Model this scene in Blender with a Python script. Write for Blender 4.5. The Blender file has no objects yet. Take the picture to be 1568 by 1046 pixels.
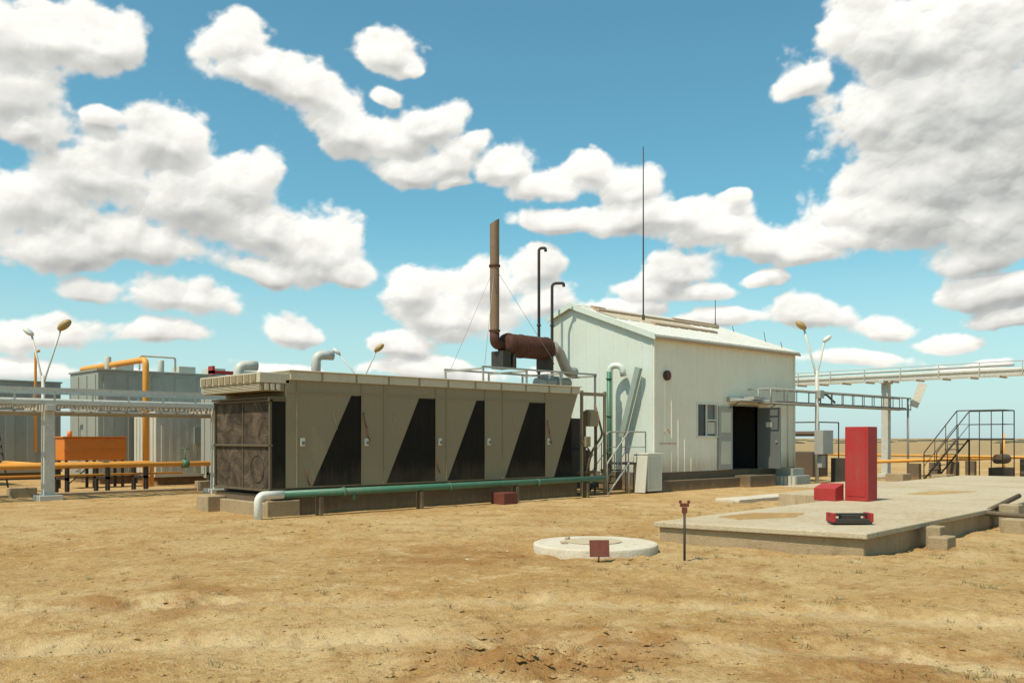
import bpy, math, random
import numpy as np
from mathutils import Vector, Matrix
random.seed(4); np.random.seed(4)
S=bpy.context.scene
COL=S.collection
# ------------------------------------------------------------------ materials
class NT:
    def __init__(s,nt): s.nt=nt; s.n=nt.nodes; s.l=nt.links
    def node(s,t,**k):
        n=s.n.new(t)
        for a,b in k.items(): setattr(n,a,b)
        return n
    def link(s,a,b): s.l.new(a,b)
    def setin(s,sock,v):
        if isinstance(v,bpy.types.NodeSocket): s.link(v,sock)
        else: sock.default_value=v
    def math(s,op,a,b=0.0,c=0.0,clamp=False):
        n=s.node('ShaderNodeMath',operation=op,use_clamp=clamp)
        s.setin(n.inputs[0],a); s.setin(n.inputs[1],b); s.setin(n.inputs[2],c)
        return n.outputs[0]
    def vmath(s,op,a,b=(0,0,0)):
        n=s.node('ShaderNodeVectorMath',operation=op)
        s.setin(n.inputs[0],a); s.setin(n.inputs[1],b)
        return n.outputs['Value'] if op=='DISTANCE' else n.outputs[0]
    def maprange(s,v,a,b,c,d,smooth=False):
        n=s.node('ShaderNodeMapRange',clamp=True)
        if smooth: n.interpolation_type='SMOOTHSTEP'
        for i,x in enumerate((v,a,b,c,d)): s.setin(n.inputs[i],x)
        return n.outputs[0]
    def noise(s,vec,scale,detail=4,rough=.55,dist=0.0):
        n=s.node('ShaderNodeTexNoise'); s.link(vec,n.inputs['Vector'])
        n.inputs['Scale'].default_value=scale; n.inputs['Detail'].default_value=detail
        n.inputs['Roughness'].default_value=rough; n.inputs['Distortion'].default_value=dist
        return n.outputs['Fac']
    def mix(s,f,a,b,mode='MIX'):
        n=s.node('ShaderNodeMix',data_type='RGBA',blend_type=mode)
        s.setin(n.inputs[0],f)
        for i,x in ((6,a),(7,b)):
            if not isinstance(x,bpy.types.NodeSocket): x=tuple(x)[:3]+(1,)
            s.setin(n.inputs[i],x)
        return n.outputs[2]
MATS={}
def paint(name,col,rough=.55,dirt=.35,dirtcol=(.16,.11,.06),metal=0.0,scale=1.5,streak=True,bump=.15,spots=0.0,spotcol=(.12,.05,.02),spec=.5,splash=None):
    if name in MATS: return MATS[name]
    m=bpy.data.materials.new(name); m.use_nodes=True
    t=NT(m.node_tree); b=t.n['Principled BSDF']
    geo=t.node('ShaderNodeNewGeometry'); P=geo.outputs['Position']
    n1=t.noise(P,scale,5,.62)
    sv=t.vmath('MULTIPLY',P,(7,7,.55))
    n2=t.noise(sv,1.3 if streak else 2.0,4,.6)
    n3=t.noise(P,38,2,.6)
    f=t.math('MULTIPLY',t.maprange(n1,.38,.72,0,1),t.maprange(n2,.35,.7,.15,1))
    f=t.math('MULTIPLY',f,dirt)
    v=t.maprange(n3,.3,.7,.88,1.1)
    c=t.mix(f,col,dirtcol)
    if splash:   # dust splashed up from the ground and rain streaks under the eaves
        z0,hgt,amt,scol=splash
        sz=t.node('ShaderNodeSeparateXYZ'); t.link(P,sz.inputs[0])
        zz=t.math('ADD',sz.outputs[2],t.math('MULTIPLY',t.math('SUBTRACT',n2,.5),hgt*1.4))
        s1=t.math('MULTIPLY',t.maprange(zz,z0,z0+hgt,1,0,True),amt)
        s1=t.math('MULTIPLY',s1,t.maprange(n1,.3,.6,.45,1)); c=t.mix(s1,c,scol)
    n=t.node('ShaderNodeMix',data_type='RGBA',blend_type='MULTIPLY'); n.inputs[0].default_value=1
    t.link(c,n.inputs[6]); cc=t.node('ShaderNodeCombineColor'); 
    for i in range(3): t.link(v,cc.inputs[i])
    t.link(cc.outputs[0],n.inputs[7]); c=n.outputs[2]
    if spots>0:
        n4=t.noise(P,6.5,5,.7)
        c=t.mix(t.math('MULTIPLY',t.maprange(n4,.56,.66,0,1),spots),c,spotcol)
    t.link(c,b.inputs['Base Color'])
    t.link(t.maprange(n1,.3,.7,max(.05,rough-.1),min(1,rough+.15)),b.inputs['Roughness'])
    b.inputs['Metallic'].default_value=metal; b.inputs['Specular IOR Level'].default_value=spec
    bp=t.node('ShaderNodeBump'); bp.inputs['Strength'].default_value=bump; bp.inputs['Distance'].default_value=.02
    t.link(n3,bp.inputs['Height']); t.link(bp.outputs[0],b.inputs['Normal'])
    MATS[name]=m; return m
M_olive=paint('olive_panel_paint',(.26,.205,.122),.65,.5,(.36,.265,.16),scale=.9,spec=.22,splash=(.6,.7,.55,(.40,.28,.15)))
M_dark=paint('dark_panel_paint',(.014,.012,.010),.8,.30,(.085,.06,.037),scale=1.6,spec=.1,splash=(.6,.6,.35,(.16,.11,.06)))
M_trim=paint('beige_roof_trim',(.54,.47,.34),.6,.45,(.3,.22,.12))
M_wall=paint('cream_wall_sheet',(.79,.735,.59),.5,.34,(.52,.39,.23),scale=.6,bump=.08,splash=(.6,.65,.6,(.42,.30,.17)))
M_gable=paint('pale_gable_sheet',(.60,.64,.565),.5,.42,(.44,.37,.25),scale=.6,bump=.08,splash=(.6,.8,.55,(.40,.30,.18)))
M_roof=paint('white_roof_sheet',(.70,.67,.59),.5,.5,(.4,.28,.16),scale=.8)
M_tan=paint('tan_strip',(.40,.27,.16),.6,.3)
M_conc=paint('concrete',(.38,.28,.165),.9,.7,(.20,.135,.075),scale=1.6,bump=.6,spots=.45,spotcol=(.2,.14,.08),spec=.2)
M_concl=paint('pale_concrete',(.50,.41,.28),.9,.9,(.34,.215,.10),scale=.55,streak=False,bump=.6,spots=.6,spotcol=(.30,.205,.115),spec=.2)
M_concd=paint('chalky_concrete',(.60,.52,.40),.9,.7,(.42,.29,.16),scale=1.5,streak=False,bump=.6,spots=.5,spotcol=(.38,.28,.16),spec=.2)
M_plinth=paint('plinth_concrete',(.16,.115,.07),.9,.5,(.09,.06,.04),bump=.5,spec=.2,splash=(0,.25,.7,(.34,.21,.10)))
M_steel=paint('galvanised_steel',(.38,.36,.31),.45,.4,(.24,.17,.1),metal=.25,spots=.3)
M_rack=paint('rack_grey_paint',(.54,.52,.45),.5,.4,(.3,.22,.13),spots=.2)
M_dsteel=paint('dark_steel',(.045,.04,.034),.6,.5,(.14,.08,.045),metal=.1,spots=.3,spec=.3)
M_rust=paint('rusty_steel',(.085,.033,.02),.75,.5,(.035,.018,.012),metal=.1,spots=.4,spotcol=(.2,.07,.03),spec=.3)
M_stack=paint('stack_steel',(.24,.15,.09),.65,.6,(.11,.055,.03),metal=.2,spots=.5,spotcol=(.12,.045,.02))
M_green=paint('green_pipe_paint',(.05,.17,.10),.5,.5,(.25,.20,.12),spots=.15)
M_orange=paint('orange_paint',(.70,.20,.02),.5,.35,(.4,.2,.08),spots=.15)
M_yel=paint('yellow_orange_paint',(.75,.32,.04),.5,.35,(.45,.25,.1),spots=.1)
M_red=paint('red_paint',(.38,.03,.028),.6,.45,(.26,.10,.07),spots=.12,spec=.3)
M_brown=paint('brown_red_paint',(.15,.035,.025),.6,.4,(.2,.11,.06),spec=.3)
M_dbrown=paint('dull_brown_paint',(.11,.075,.05),.7,.4,(.2,.13,.07),spec=.3)
M_white=paint('white_paint',(.68,.655,.575),.5,.4,(.4,.3,.18),spots=.15)
M_grey=paint('grey_container',(.32,.325,.275),.55,.45,(.25,.19,.12),spots=.1)
M_lgrey=paint('light_container',(.56,.535,.44),.55,.45,(.35,.27,.16))
M_door=paint('grey_door_paint',(.12,.13,.125),.5,.35)
M_ldoor=paint('light_door_paint',(.34,.335,.295),.5,.35)
M_glass=paint('dark_glass',(.02,.022,.024),.12,.1)
M_lamp=paint('amber_lamp_shell',(.40,.25,.085),.5,.3)
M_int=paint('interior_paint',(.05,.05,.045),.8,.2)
def meshmat():
    m=bpy.data.materials.new('radiator_mesh'); m.use_nodes=True; t=NT(m.node_tree); b=t.n['Principled BSDF']
    P=t.node('ShaderNodeNewGeometry').outputs['Position']
    sx=t.node('ShaderNodeSeparateXYZ'); t.link(P,sx.inputs[0])
    a=t.math('ABSOLUTE',t.math('SINE',t.math('MULTIPLY',sx.outputs[1],70)))
    c=t.math('ABSOLUTE',t.math('SINE',t.math('MULTIPLY',sx.outputs[2],70)))
    g=t.math('MAXIMUM',a,c); g=t.maprange(g,.85,.98,0,.5)
    n=t.noise(P,1.9,6,.7,.8)
    base=t.mix(t.maprange(n,.40,.64,0,1),(.025,.019,.014),(.14,.10,.066))
    t.link(t.mix(g,base,(.11,.082,.055)),b.inputs['Base Color']); b.inputs['Roughness'].default_value=.85; b.inputs['Specular IOR Level'].default_value=.15
    bp=t.node('ShaderNodeBump'); bp.inputs['Strength'].default_value=.7; bp.inputs['Distance'].default_value=.12
    t.link(n,bp.inputs['Height']); t.link(bp.outputs[0],b.inputs['Normal'])
    return m
M_mesh=meshmat()
# ------------------------------------------------------------------ mesh builder
class MB:
    def __init__(s): s.v=[]; s.f=[]; s.sm=[]
    def box(s,x0,x1,y0,y1,z0,z1):
        i=len(s.v)
        s.v+=[(x0,y0,z0),(x1,y0,z0),(x1,y1,z0),(x0,y1,z0),(x0,y0,z1),(x1,y0,z1),(x1,y1,z1),(x0,y1,z1)]
        for q in((3,2,1,0),(4,5,6,7),(0,1,5,4),(1,2,6,5),(2,3,7,6),(3,0,4,7)): s.f.append([i+k for k in q]); s.sm.append(False)
        return s
    def obox(s,c,size,rz=0,rx=0,ry=0):
        i=len(s.v); R=Matrix.Rotation(rz,3,'Z')@Matrix.Rotation(ry,3,'Y')@Matrix.Rotation(rx,3,'X'); c=Vector(c)
        for dz in(-.5,.5):
            for dx,dy in((-.5,-.5),(.5,-.5),(.5,.5),(-.5,.5)):
                s.v.append(tuple(c+R@Vector((dx*size[0],dy*size[1],dz*size[2]))))
        for q in((3,2,1,0),(4,5,6,7),(0,1,5,4),(1,2,6,5),(2,3,7,6),(3,0,4,7)): s.f.append([i+k for k in q]); s.sm.append(False)
        return s
    def prism(s,pts,ext):
        i=len(s.v); n=len(pts); e=Vector(ext)
        s.v+=[tuple(p) for p in pts]+[tuple(Vector(p)+e) for p in pts]
        s.f.append([i+k for k in range(n)][::-1]); s.f.append([i+n+k for k in range(n)]); s.sm+=[False,False]
        for k in range(n):
            s.f.append([i+k,i+(k+1)%n,i+n+(k+1)%n,i+n+k]); s.sm.append(False)
        return s
    def tube(s,pts,r,seg=12,caps=True,round_=0):
        pts=[Vector(p) for p in pts]
        if round_>0 and len(pts)>2:
            q=[pts[0]]
            for k in range(1,len(pts)-1):
                a,b,c=pts[k-1],pts[k],pts[k+1]; d1=(a-b); d2=(c-b); rr=min(round_,d1.length*.49,d2.length*.49)
                p0=b+d1.normalized()*rr; p2=b+d2.normalized()*rr
                for j in range(7):
                    u=j/6; q.append(p0*(1-u)**2+b*2*u*(1-u)+p2*u*u)
            q.append(pts[-1]); pts=q
        rs=r if isinstance(r,(list,tuple)) else [r]*len(pts)
        i0=len(s.v); up=None
        for k,p in enumerate(pts):
            d=(pts[min(k+1,len(pts)-1)]-pts[max(k-1,0)]).normalized()
            if up is None: up=Vector((0,0,1)) if abs(d.z)<.9 else Vector((1,0,0))
            a=d.cross(up).normalized(); b=a.cross(d).normalized(); up=b
            for j in range(seg):
                t=2*math.pi*j/seg; s.v.append(tuple(p+(a*math.cos(t)+b*math.sin(t))*rs[k]))
        for k in range(len(pts)-1):
            for j in range(seg):
                s.f.append([i0+k*seg+j,i0+k*seg+(j+1)%seg,i0+(k+1)*seg+(j+1)%seg,i0+(k+1)*seg+j]); s.sm.append(True)
        if caps:
            s.f.append([i0+j for j in range(seg)][::-1]); s.f.append([i0+(len(pts)-1)*seg+j for j in range(seg)]); s.sm+=[False,False]
        return s
    def ell(s,c,r,rot=None,seg=14,rings=8):
        i0=len(s.v); c=Vector(c); R=rot or Matrix.Identity(3)
        for a in range(rings+1):
            ph=math.pi*a/rings
            for j in range(seg):
                t=2*math.pi*j/seg
                s.v.append(tuple(c+R@Vector((r[0]*math.sin(ph)*math.cos(t),r[1]*math.sin(ph)*math.sin(t),r[2]*math.cos(ph)))))
        for a in range(rings):
            for j in range(seg):
                s.f.append([i0+a*seg+j,i0+(a+1)*seg+j,i0+(a+1)*seg+(j+1)%seg,i0+a*seg+(j+1)%seg]); s.sm.append(True)
        return s
    def done(s,name,mat,parent=None,bevel=0.0):
        me=bpy.data.meshes.new(name); 
        org=parent.location if parent else Vector((0,0,0))
        me.from_pydata([tuple(Vector(v)-org) for v in s.v],[],s.f); me.update()
        me.polygons.foreach_set('use_smooth',s.sm)
        me.materials.append(mat)
        o=bpy.data.objects.new(name,me); COL.objects.link(o)
        if parent: o.parent=parent
        if bevel>0:
            b=o.modifiers.new('bevel','BEVEL'); b.width=bevel; b.segments=2; b.limit_method='ANGLE'; b.angle_limit=math.radians(50)
        return o
def top(name,loc=(0,0,0)):
    e=bpy.data.objects.new(name,None); e.location=loc; e.empty_display_size=.3; COL.objects.link(e); return e
def bulk(name,vs,quads,tri=None,smooth=True):
    me=bpy.data.meshes.new(name); me.vertices.add(len(vs)); me.vertices.foreach_set('co',np.ascontiguousarray(vs,dtype=np.float32).ravel())
    loops=quads.ravel() if tri is None else np.concatenate([quads.ravel(),tri.ravel()])
    n4=len(quads); n3=0 if tri is None else len(tri)
    me.loops.add(len(loops)); me.loops.foreach_set('vertex_index',loops.astype(np.int32)); me.polygons.add(n4+n3)
    st=np.arange(n4)*4
    if n3: st=np.concatenate([st,n4*4+np.arange(n3)*3])
    me.polygons.foreach_set('loop_start',st.astype(np.int32)); me.update(calc_edges=True); me.validate()
    me.polygons.foreach_set('use_smooth',np.full(len(me.polygons),smooth)); 
    o=bpy.data.objects.new(name,me); COL.objects.link(o); return o

# ------------------------------------------------------------------ camera
CX,CY,CH=-10.24,-17.885,1.7
cam=bpy.data.cameras.new('camera'); co=bpy.data.objects.new('camera',cam); COL.objects.link(co)
co.location=(CX,CY,CH); co.rotation_euler=(math.radians(90),0,math.radians(-43.7))
cam.sensor_width=36; cam.lens=1400/1568*36; cam.shift_y=(671-523)/1568; cam.clip_start=.1; cam.clip_end=30000
S.camera=co
def camxy(lat,dep): return CX+.723*lat+.691*dep, CY-.691*lat+.723*dep
# ------------------------------------------------------------------ noise
def hsh(a,b,seed):
    n=(a*374761393+b*668265263+seed*2147483)&0xffffffff
    n=((n^(n>>13))*1274126177)&0xffffffff; n=n^(n>>16)
    return (n&0xffff)/65535.0
def vnoise(x,y,seed):
    xi=np.floor(x).astype(np.int64); yi=np.floor(y).astype(np.int64); fx=x-xi; fy=y-yi
    fx=fx*fx*(3-2*fx); fy=fy*fy*(3-2*fy)
    return (hsh(xi,yi,seed)*(1-fx)+hsh(xi+1,yi,seed)*fx)*(1-fy)+(hsh(xi,yi+1,seed)*(1-fx)+hsh(xi+1,yi+1,seed)*fx)*fy
def fbm(x,y,sc,octv,seed,g=.5):
    s=0;a=1;t=0; x=x*sc; y=y*sc
    for k in range(octv):
        s=s+a*vnoise(x,y,seed+k); t+=a; a*=g
        x,y=(x*.8-y*.6)*2.03+17.3,(x*.6+y*.8)*2.03-9.1
    return s/t-.5
def puffs(x,y,sc,seed,k=9):
    x=x*sc; y=y*sc; xi=np.floor(x).astype(np.int64); yi=np.floor(y).astype(np.int64); acc=0
    for a in(-1,0,1):
        for b in(-1,0,1):
            px=xi+a+hsh(xi+a,yi+b,seed); py=yi+b+hsh(xi+a,yi+b,seed+7)
            rr=.75+.5*hsh(xi+a,yi+b,seed+13)
            acc=acc+np.exp(-k*np.hypot(x-px,y-py)/rr)
    d=-np.log(acc)/k
    return 1-np.clip(d,-.2,1.2)
# ------------------------------------------------------------------ ground
PATCH=((.15,6.9,.95,.55,.34),(.95,7.6,.5,.35,.24),(-.6,13.0,1.4,.5,.10),(1.3,15.2,.9,.5,.13),(2.9,6.6,1.1,.45,.2),(-3.6,9.5,.9,.5,.12))
def gheight(X,Y):
    r=np.hypot(X-CX,Y-CY)
    fade=np.clip(1-(r-15)/45,0,1)
    yard=np.clip((-1.2-Y)/2.5,0,1); yard=np.where((X<-3)|(X>24),np.maximum(yard,.3),yard)
    h=fbm(X,Y,.22,3,3)*.18*yard
    h+=fbm(X,Y,1.1,4,11,.6)*.12*(.3+.7*yard)
    lump=fbm(X,Y,.45,3,31)+.5
    h+=fbm(X,Y,5,5,21,.70)*.085*np.clip(lump*2.6-.8,.12,1.4)
    dx=X-CX; dy=Y-CY; lat=dx*.723-dy*.691; dep=dx*.691+dy*.723
    for (l0,d0,sl,sd,am) in PATCH:
        a=np.exp(-(((lat-l0)/sl)**2+((dep-d0)/sd)**2))
        h+=a*(fbm(X,Y,3.4,5,41,.66)*am+.01)
    rad=np.hypot(X+16,Y+22)
    for rr in(9.2,10.9,14.6,16.3):
        w=rad-rr-.5*fbm(X,Y,.3,2,51)
        h-=.045*np.exp(-(w/.17)**2); h+=.025*np.exp(-((w-.32)/.12)**2)
        h+=.012*np.exp(-(w/.17)**2)*np.sin(np.arctan2(Y+22,X+16)*rr*22)
    return h*fade
NS,NR=1000,640
ang=np.linspace(0,2*np.pi,NS,endpoint=False)
u=np.linspace(0,1,NR); rad=np.exp(np.interp(u,[0,.05,.78,.92,1],np.log([.8,4,32,150,12000])))
R,A=np.meshgrid(rad,ang,indexing='ij'); X=CX+R*np.cos(A); Y=CY+R*np.sin(A)
H=gheight(X,Y)
vs=np.stack([X,Y,H],-1).reshape(-1,3); vs=np.vstack([vs,[[CX,CY,0]]])
i=np.arange((NR-1)*NS).reshape(NR-1,NS); j=np.roll(i,-1,axis=1)
quads=np.stack([i,i+NS,j+NS,j],-1).reshape(-1,4)
tri=np.stack([np.full(NS,NR*NS),np.arange(NS),np.roll(np.arange(NS),-1)],-1)
g=bulk('ground',vs,quads,tri)
def groundmat():
    m=bpy.data.materials.new('sandy_soil'); m.use_nodes=True; t=NT(m.node_tree); b=t.n['Principled BSDF']
    P=t.node('ShaderNodeNewGeometry').outputs['Position']
    big=t.noise(P,.2,4,.6,.6); mid=t.noise(P,1.2,5,.72,.5); fine=t.noise(P,10,5,.75); grit=t.noise(P,55,3,.75)
    c=t.mix(t.maprange(big,.38,.62,0,1),(.47,.275,.098),(.56,.37,.165))
    c=t.mix(t.maprange(mid,.50,.62,0,.75),c,(.385,.205,.068))
    c=t.mix(t.maprange(mid,.45,.34,0,.7),c,(.62,.44,.225))
    c=t.mix(t.maprange(fine,.52,.66,0,.55),c,(.64,.465,.255))
    c=t.mix(t.maprange(fine,.46,.34,0,.7),c,(.31,.165,.06))
    c=t.mix(t.maprange(grit,.56,.67,0,.65),c,(.24,.135,.06))
    c=t.mix(t.maprange(grit,.42,.31,0,.5),c,(.70,.55,.35))
    sx=t.node('ShaderNodeSeparateXYZ'); t.link(P,sx.inputs[0])
    ddx=t.math('ADD',sx.outputs[0],16); ddy=t.math('ADD',sx.outputs[1],22)
    rr=t.math('SQRT',t.math('ADD',t.math('MULTIPLY',ddx,ddx),t.math('MULTIPLY',ddy,ddy)))
    rr=t.math('ADD',rr,t.math('MULTIPLY',mid,.8))
    tr=None
    for R0 in(9.7,11.3,15.0,16.7):
        d=t.math('ABSOLUTE',t.math('SUBTRACT',rr,R0)); d=t.maprange(d,0,.45,.6,0,True); tr=d if tr is None else t.math('MAXIMUM',tr,d)
    c=t.mix(tr,c,(.66,.48,.26))
    pm=None
    for (l0,d0,sl,sd,am) in PATCH:
        x,y=camxy(l0,d0); d=t.vmath('DISTANCE',P,(x,y,0)); d=t.maprange(d,.2,sl*1.7,1,0,True); pm=d if pm is None else t.math('MAXIMUM',pm,d)
    pm=t.math('MULTIPLY',pm,t.maprange(mid,.40,.55,0,.85)); c=t.mix(pm,c,(.33,.16,.052))
    # open steppe beyond the yard is drier and duller
    dd=t.vmath('DISTANCE',P,(8,0,0)); st=t.math('MULTIPLY',t.maprange(dd,38,110,0,.85,True),t.maprange(big,.35,.55,.6,1)); c=t.mix(st,c,(.30,.215,.115))
    t.link(c,b.inputs['Base Color']); b.inputs['Roughness'].default_value=.97
    b.inputs['Specular IOR Level'].default_value=.1
    h=t.math('ADD',t.math('MULTIPLY',fine,1.0),t.math('MULTIPLY',grit,.3))
    bp=t.node('ShaderNodeBump'); bp.inputs['Strength'].default_value=1.0; bp.inputs['Distance'].default_value=.06
    t.link(h,bp.inputs['Height']); t.link(bp.outputs[0],b.inputs['Normal'])
    return m
M_soil=groundmat(); g.data.materials.append(M_soil)
def stones(name,n,sampler,mat):
    base=[Vector(v) for v in((1,0,0),(-1,0,0),(0,1,0),(0,-1,0),(0,0,1),(0,0,-.6),(.65,.65,.3),(-.65,.6,.35),(.6,-.65,.25),(-.6,-.6,.4))]
    import bmesh
    bm=bmesh.new()
    for v in base: bm.verts.new(v)
    bmesh.ops.convex_hull(bm,input=bm.verts); bm.verts.index_update()
    bv=[v.co.copy() for v in bm.verts]; bf=[[v.index for v in f.verts] for f in bm.faces]; bm.free()
    b=MB(); smp=[sampler() for k in range(n)]
    zs=gheight(np.array([q[0] for q in smp]),np.array([q[1] for q in smp]))
    for k in range(n):
        x,y,s=smp[k]; z=float(zs[k])
        i=len(b.v); a=random.uniform(0,6.3); ca,sa=math.cos(a),math.sin(a); sz=(s*random.uniform(.7,1.4),s*random.uniform(.7,1.3),s*random.uniform(.4,.8))
        for v in bv:
            q=Vector((v.x*sz[0]*random.uniform(.75,1.2),v.y*sz[1]*random.uniform(.75,1.2),v.z*sz[2]))
            b.v.append((x+q.x*ca-q.y*sa,y+q.x*sa+q.y*ca,z+q.z))
        for f in bf: b.f.append([i+q for q in f]); b.sm.append(False)
    return b.done(name,mat)
def s1():
    d=5.5+18*random.random()**1.6; l=random.uniform(-.62,.62)*d; x,y=camxy(l,d); return x,y,.004+.018*random.random()**3*(1+d*.05)
stones('scattered_stones',7000,s1,M_soil)
def s2():
    x,y=camxy(random.gauss(.3,.75),random.gauss(6.9,.4)); return x,y,.006+.036*random.random()**3
stones('soil_clods',650,s2,M_soil)
def s3():
    x,y=random.gauss(-.5,1.0),random.gauss(-7.9,.35); return x,y,.006+.035*random.random()**4
stones('concrete_rubble',70,s3,M_concd)
b=MB()
for k in range(420):
    d=6+18*random.random()
    if k%3==0: x,y=camxy(random.uniform(.1,.62)*d,d)
    else: x,y=camxy(random.uniform(-.6,.6)*d,d)
    z=float(gheight(np.array([x]),np.array([y]))[0]); big_=random.random()**2
    for q in range(14):
        a=random.uniform(0,6.28); l=random.uniform(.02,.05)+.07*big_; w=.0035
        i=len(b.v); ox,oy=x+random.uniform(-.05,.05),y+random.uniform(-.05,.05)
        b.v+=[(ox-w*math.sin(a),oy+w*math.cos(a),z-.005),(ox+w*math.sin(a),oy-w*math.cos(a),z-.005),(ox+l*.8*math.cos(a),oy+l*.8*math.sin(a),z+l*.7)]
        b.f.append([i,i+1,i+2]); b.sm.append(False)
b.done('dry_grass_tufts',paint('dry_grass',(.20,.16,.065),.9,.3,bump=0))
# ------------------------------------------------------------------ generator enclosure
E=top('generator_enclosure',(4.7,1.4,0)); L=9.5; W=2.83
MB().box(-.3,9.6,.12,2.75,-.3,.46).done('concrete_base',M_plinth,E,.01)
b=MB(); b.box(-.45,.35,-.02,.1,-.3,.34); b.box(-.75,-.3,2.2,2.8,-.3,.36); b.box(-.45,-.32,.1,2.6,-.3,.3); b.done('concrete_blocks',M_conc,E,.02)
MB().box(-.05,L,.02,2.8,.46,.6).done('steel_skid',M_dsteel,E)
b=MB(); b.prism([(0,0,.6),(8.5,0,.6),(L,0,2.98),(0,0,2.98)],(0,W,0)); b.done('body',M_olive,E,.008)
b=MB(); b.prism([(8.52,.25,.6),(L,.25,.6),(L,.25,2.96)],(0,2.3,0)); b.done('dark_end_wedge',M_dark,E)  # solid wedge in dark paint imitates the unlit open interior
def dark(t0,t1a,t1,zt,zb=.63):
    MB().prism([(t0,-.004,zb),(t1,-.004,zb),(t1,-.004,zt),(t1a,-.004,zt)],(0,-.006,0)).done('dark_louver_panel',M_dark,E)
for q in((.67,1.70,1.96,2.68),(2.7,3.68,4.18,2.68),(4.59,5.57,5.83,2.68),(6.59,7.52,8.12,2.68)): dark(*q)
b=MB()
for t in(.28,1.98,2.62,4.2,4.55,5.86,6.5,8.14): b.box(t-.012,t+.012,-.018,-.0,.62,2.96)
b.box(0,8.5,-.014,0,2.70,2.73); b.done('panel_seams',M_olive,E)
b=MB(); 
for t in(1.96,4.18,5.83,8.12): b.box(t-.02,t+.005,-.016,-.011,.62,2.7)
b.done('panel_dark_joints',M_dark,E)  # dark strips along the panel joints
b=MB()
for t in(.35,2.05,4.27,5.93,8.2): b.box(t+.01,t+.12,-.03,0,1.52,1.7)
b.done('door_latches',M_lgrey,E,.004)
b=MB()
for t in(.37,2.08,4.3,5.96,8.23): b.box(t+.02,t+.08,-.045,-.03,1.56,1.63)
b.done('latch_handles',M_door,E)
b=MB()
for t,z in((2.02,2.3),(2.1,2.0),(4.22,1.2),(8.2,2.2),(8.28,1.9),(.5,1.0)): b.tube([(t,-.03,z),(t+.03,-.05,z-.25),(t+.1,-.03,z-.36)],.012,6)
b.done('hanging_straps',M_brown,E)
b=MB()
for t in(1.2,2.9,6.9): b.tube([(t,-.012,2.3),(t+.12,-.012,1.9)],.006,4)
b.done('scratches',M_trim,E)
b=MB(); b.box(.1,9.55,-.04,2.88,2.98,3.17); b.box(-.62,.1,.0,2.88,2.90,3.12); b.box(.06,9.6,-.08,2.92,3.17,3.20); b.done('roof',M_trim,E,.012)
b=MB()
for t in np.arange(.9,9.4,.92): b.box(t-.02,t+.02,-.052,-.04,2.985,3.165)
b.done('roof_joints',M_olive,E)
b=MB()
for k in range(9): b.box(-.64,-.62,.15+k*.3,.38+k*.3,2.93,3.09)
b.done('roof_end_vents',M_olive,E)
MB().box(-.58,0,.03,2.8,2.72,2.9).done('louver_tray',M_olive,E,.01)
b=MB()
for k in range(5): b.box(-.6,-.58,.05,2.78,2.735+k*.033,2.75+k*.033)
b.done('louver_slats',M_trim,E)
for k in range(3): MB().box(-.5+k*.14,-.42+k*.14,-.02,.03,2.74,2.88).done('louver_bracket',M_trim,E)
MB().box(-.33,0,.06,2.62,.58,2.5).done('radiator_core',M_mesh,E)
b=MB()
for y in(.0,2.6): b.box(-.38,-.33,y,y+.06,.56,2.54)
b.box(-.35,-.33,1.28,1.31,.6,2.5)
for z in(.54,1.52,2.5): b.box(-.38,-.32,-.02,2.68,z,z+.045)
b.box(-.41,.0,-.02,.06,.54,.6); b.box(-.41,0,-.02,.06,2.5,2.56); b.box(-.41,0,-.02,2.68,2.56,2.6); b.done('radiator_frame',paint('frame_brown',(.12,.09,.055),.7,.4,spec=.2),E,.004)
MB().box(-.33,0,.0,.055,.6,2.5).done('radiator_side',M_dark,E)
b=MB(); b.tube([(-.34+0*a,.64+.3*math.cos(a),1.02+.3*math.sin(a)) for a in np.linspace(0,2*math.pi,25)],.006,5,caps=False); b.done('fan_guard',M_dsteel,E)
b=MB(); b.box(9.7,10.6,.5,2.2,.35,1.35); b.box(9.6,10.9,.4,2.3,.2,.35); b.tube([(9.7,.9,1.6),(10.7,.9,1.6)],.22,14); b.box(9.9,10.4,.7,1.7,1.35,2.3); b.done('engine_block',M_dsteel,E,.02)
b=MB(); b.box(9.6,10.5,1.2,2.6,.3,2.9); b.done('engine_bay_shroud',M_dark,E)
b=MB()
for x,y in((9.72,.05),(10.75,.05),(9.72,2.4),(10.75,2.4)): b.box(x-.035,x+.035,y-.035,y+.035,-.1,3.1)
b.box(9.7,10.8,.02,.08,2.95,3.05); b.box(9.7,10.8,2.35,2.45,2.95,3.05); b.done('end_frame',M_olive,E)
b=MB(); b.tube([(9.9,.1,.9),(9.9,.1,2.5),(10.4,.1,2.5),(10.4,.1,.7),(9.6,.1,.7)],.045,10,round_=.12); b.tube([(10.1,.3,.3),(10.1,.0,1.3),(10.6,.0,1.8),(10.6,.3,2.7)],.035,8,round_=.15)
b.tube([(9.6,.0,1.7),(10.0,-.05,1.3),(9.8,-.05,.6)],.025,8,round_=.1); b.done('coolant_pipes',M_plinth,E)
b=MB(); b.box(10.0,10.35,-.05,.25,2.05,2.5); b.box(9.75,9.95,-.1,.12,1.45,1.75); b.done('junction_boxes',M_olive,E,.01)
b=MB(); b.tube([(-.87,-.4,-.2),(-.87,-.4,.5),(-.3,-.4,.5)],.088,14,round_=.16); b.done('white_pipe_elbow',M_white,E)
b=MB(); b.tube([(-.32,-.4,.5),(4,-.4,.51),(10.2,-.4,.53)],.08,14)
for t in(1.2,4.3,7.4): b.tube([(t,-.4,.5),(t+.05,-.4,.5)],.105,14)
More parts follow.
